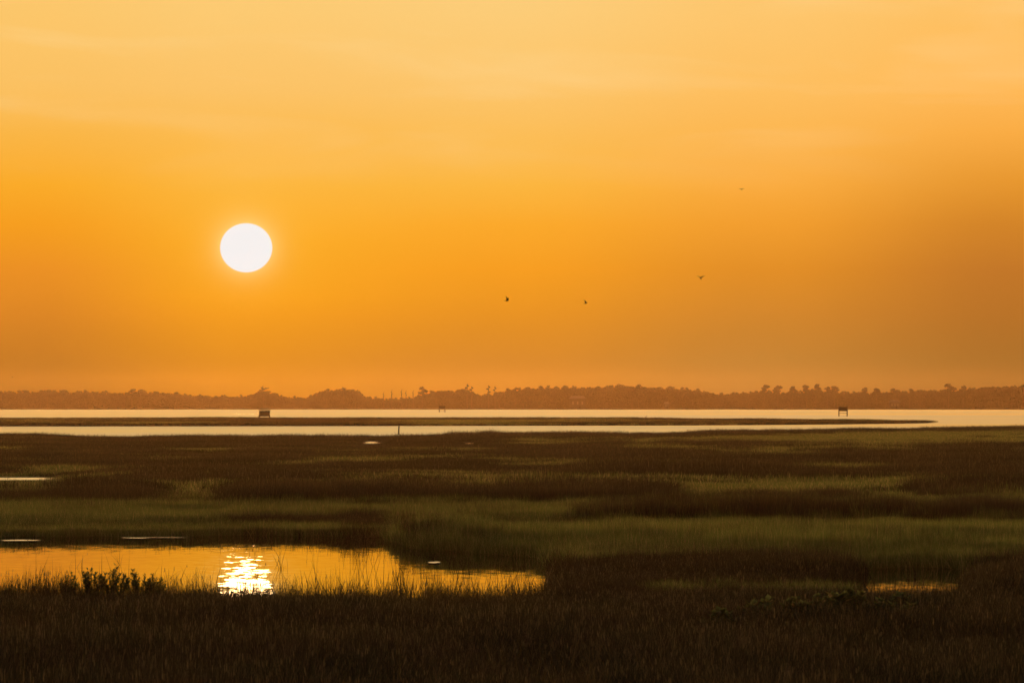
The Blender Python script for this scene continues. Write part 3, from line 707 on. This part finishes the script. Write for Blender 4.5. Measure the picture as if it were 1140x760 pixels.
COLS = {
 26: [(449, (168, 100, 36)), (400, (203, 122, 40)), (350, (221, 133, 38)), (300, (236, 144, 37)), (250, (247, 158, 32)), (206, (250, 170, 42)), (150, (250, 181, 70)), (100, (251, 192, 97)), (0, (252, 199, 108))],
 274: [(449, (200, 120, 35)), (400, (229, 141, 36)), (350, (246, 155, 30)), (330, (251, 161, 30)), (270, (252, 170, 38)), (206, (252, 180, 60)), (150, (252, 186, 80)), (100, (252, 194, 102)), (0, (253, 203, 116))],
 570: [(449, (200, 122, 45)), (400, (220, 136, 46)), (350, (233, 146, 36)), (300, (247, 157, 34)), (250, (251, 168, 44)), (206, (251, 181, 64)), (150, (251, 189, 88)), (100, (252, 196, 105)), (0, (252, 205, 122))],
 850: [(449, (182, 116, 52)), (400, (200, 130, 54)), (350, (211, 134, 46)), (300, (225, 142, 40)), (250, (240, 157, 48)), (206, (248, 170, 62)), (150, (250, 182, 82)), (100, (251, 190, 96)), (0, (251, 199, 112))],
 1126: [(449, (162, 102, 46)), (400, (177, 113, 46)), (350, (183, 114, 42)), (300, (191, 118, 42)), (250, (206, 131, 42)), (206, (225, 149, 48)), (150, (245, 171, 70)), (100, (251, 184, 88)), (0, (249, 192, 100))]}
res = None; prev = None
for k in sorted(COLS):
    rp = nt.nodes.new('ShaderNodeValToRGB'); cr = rp.color_ramp; cr.interpolation = 'LINEAR'; L(t, rp.inputs[0])
    kk = {26: 1.05, 274: 1.0, 570: 1.0, 850: .92, 1126: .78}[k]
    pts = [(tt(max(ev(y), 0)), tuple(max(.003, q-kk*h/max(ev(y), .40)) for q, h in zip(lin(c), (.100, .026, .0055)))) for y, c in COLS[k]]+[(tt(e), lin(c)) for e, c in UP]
    while len(cr.elements) > 1: cr.elements.remove(cr.elements[-1])
    cr.elements[0].position = pts[0][0]; cr.elements[0].color = rgba(pts[0][1])
    for p, c_ in pts[1:]: e = cr.elements.new(p); e.color = rgba(c_)
    if res is None: res = rp.outputs[0]
    else:
        a0 = math.degrees(math.atan((prev-570)/F)); a1 = math.degrees(math.atan((k-570)/F))
        res = MIX(MR(azd, a0, a1, smooth=True), res, rp.outputs[0])
    prev = k
# faint streaks of thin cloud
mp = nt.nodes.new('ShaderNodeCombineXYZ'); L(M('MULTIPLY', azd, .30), mp.inputs[0]); L(M('ADD', M('MULTIPLY', eld, 1.9), M('MULTIPLY', azd, .12)), mp.inputs[1]); mp.inputs[2].default_value = 3.7
no = nt.nodes.new('ShaderNodeTexNoise'); no.inputs['Scale'].default_value = 1.0; no.inputs['Detail'].default_value = 6; no.inputs['Roughness'].default_value = .5; no.inputs['Distortion'].default_value = .6; L(mp.outputs[0], no.inputs['Vector'])
cl = M('MULTIPLY', MR(no.outputs['Fac'], .48, .74), MR(elp, 1.9, 3.2, 0, .28, True))
res = MIX(cl, res, lin((255, 226, 165)))
# mix to the dusk sky away from the sunset
sky = nt.nodes.new('ShaderNodeTexSky'); sky.sky_type = 'NISHITA'; sky.sun_disc = False; sky.sun_elevation = SUN_EL; sky.sun_rotation = SUN_AZ; sky.air_density = 1.5; sky.dust_density = 3
nish = MIX(1.0, sky.outputs[0], (.22, .22, .22), 'MULTIPLY')
da_ = M('MULTIPLY', M('SUBTRACT', azd, math.degrees(SUN_AZ)), 1/38.0)
front = M('EXPONENT', M('MULTIPLY', M('MULTIPLY', da_, da_), -1.0))
front = M('MULTIPLY', front, MR(elp, 14, 45, 1, .12, True))
res = MIX(front, nish, res)
# aureole and disc
du = M('SUBTRACT', M('MULTIPLY', az, F), SUN_AZ*F); dv = M('SUBTRACT', M('MULTIPLY', el, F), SUN_EL*F)
rr = M('SQRT', M('ADD', M('POWER', M('ABSOLUTE', du), 2), M('POWER', M('MULTIPLY', M('ABSOLUTE', dv), 29/27.3), 2)))
g1 = M('EXPONENT', M('MULTIPLY', M('MAXIMUM', M('SUBTRACT', rr, 28), 0), -1/11.0)); g2 = M('EXPONENT', M('MULTIPLY', rr, -1/55.0))
glow = MIX(1.0, MIX(g1, (0, 0, 0), (.10, .17, .12)), MIX(g2, (0, 0, 0), (.02, .035, .006)), 'ADD')
res = MIX(1.0, res, glow, 'ADD')
disc = MR(rr, 28.3, 29.5, 1, 0)
res = MIX(disc, res, (.87, .86, .85))
bg = nt.nodes.new('ShaderNodeBackground'); L(res, bg.inputs[0]); bg.inputs[1].default_value = 1.0; L(bg.outputs[0], out.inputs[0])
w.cycles.sampling_method = 'MANUAL'; w.cycles.sample_map_resolution = 2048

# ------------------------------------------------------------------ sun
sl = bpy.data.lights.new('sun', 'SUN'); sl.energy = 4.5; sl.color = (1.0, .58, .20); sl.angle = math.radians(.5)
so = bpy.data.objects.new('sun', sl); COL.objects.link(so)
dirv = Vector((math.sin(SUN_AZ)*math.cos(SUN_EL), math.cos(SUN_AZ)*math.cos(SUN_EL), math.sin(SUN_EL)))
so.rotation_euler = dirv.to_track_quat('Z', 'Y').to_euler(); so.location = (0, 0, 40)

# ------------------------------------------------------------------ camera
cd = bpy.data.cameras.new('camera'); cam = bpy.data.objects.new('camera', cd); COL.objects.link(cam); SC.camera = cam
cd.sensor_width = 36; cd.lens = 36*F/1140; cd.clip_start = .5; cd.clip_end = 100000
cam.location = (0, 0, CAM_H); cam.rotation_euler = (math.radians(90)+math.atan((YH-380)/F), 0, 0)
cd.dof.use_dof = True; cd.dof.focus_distance = 320; cd.dof.aperture_fstop = 9

SC.view_settings.view_transform = 'Standard'; SC.view_settings.look = 'None'; SC.view_settings.exposure = 0; SC.view_settings.gamma = 1
SC.render.engine = 'CYCLES'
SC.cycles.use_denoising = True
SC.cycles.max_bounces = 6; SC.cycles.diffuse_bounces = 2; SC.cycles.glossy_bounces = 3; SC.cycles.transmission_bounces = 2; SC.cycles.volume_bounces = 1; SC.cycles.transparent_max_bounces = 4
SC.cycles.sample_clamp_indirect = 4; SC.cycles.sample_clamp_direct = 10; SC.cycles.caustics_reflective = False; SC.cycles.caustics_refractive = False
SC.cycles.use_adaptive_sampling = True; SC.cycles.adaptive_threshold = .005
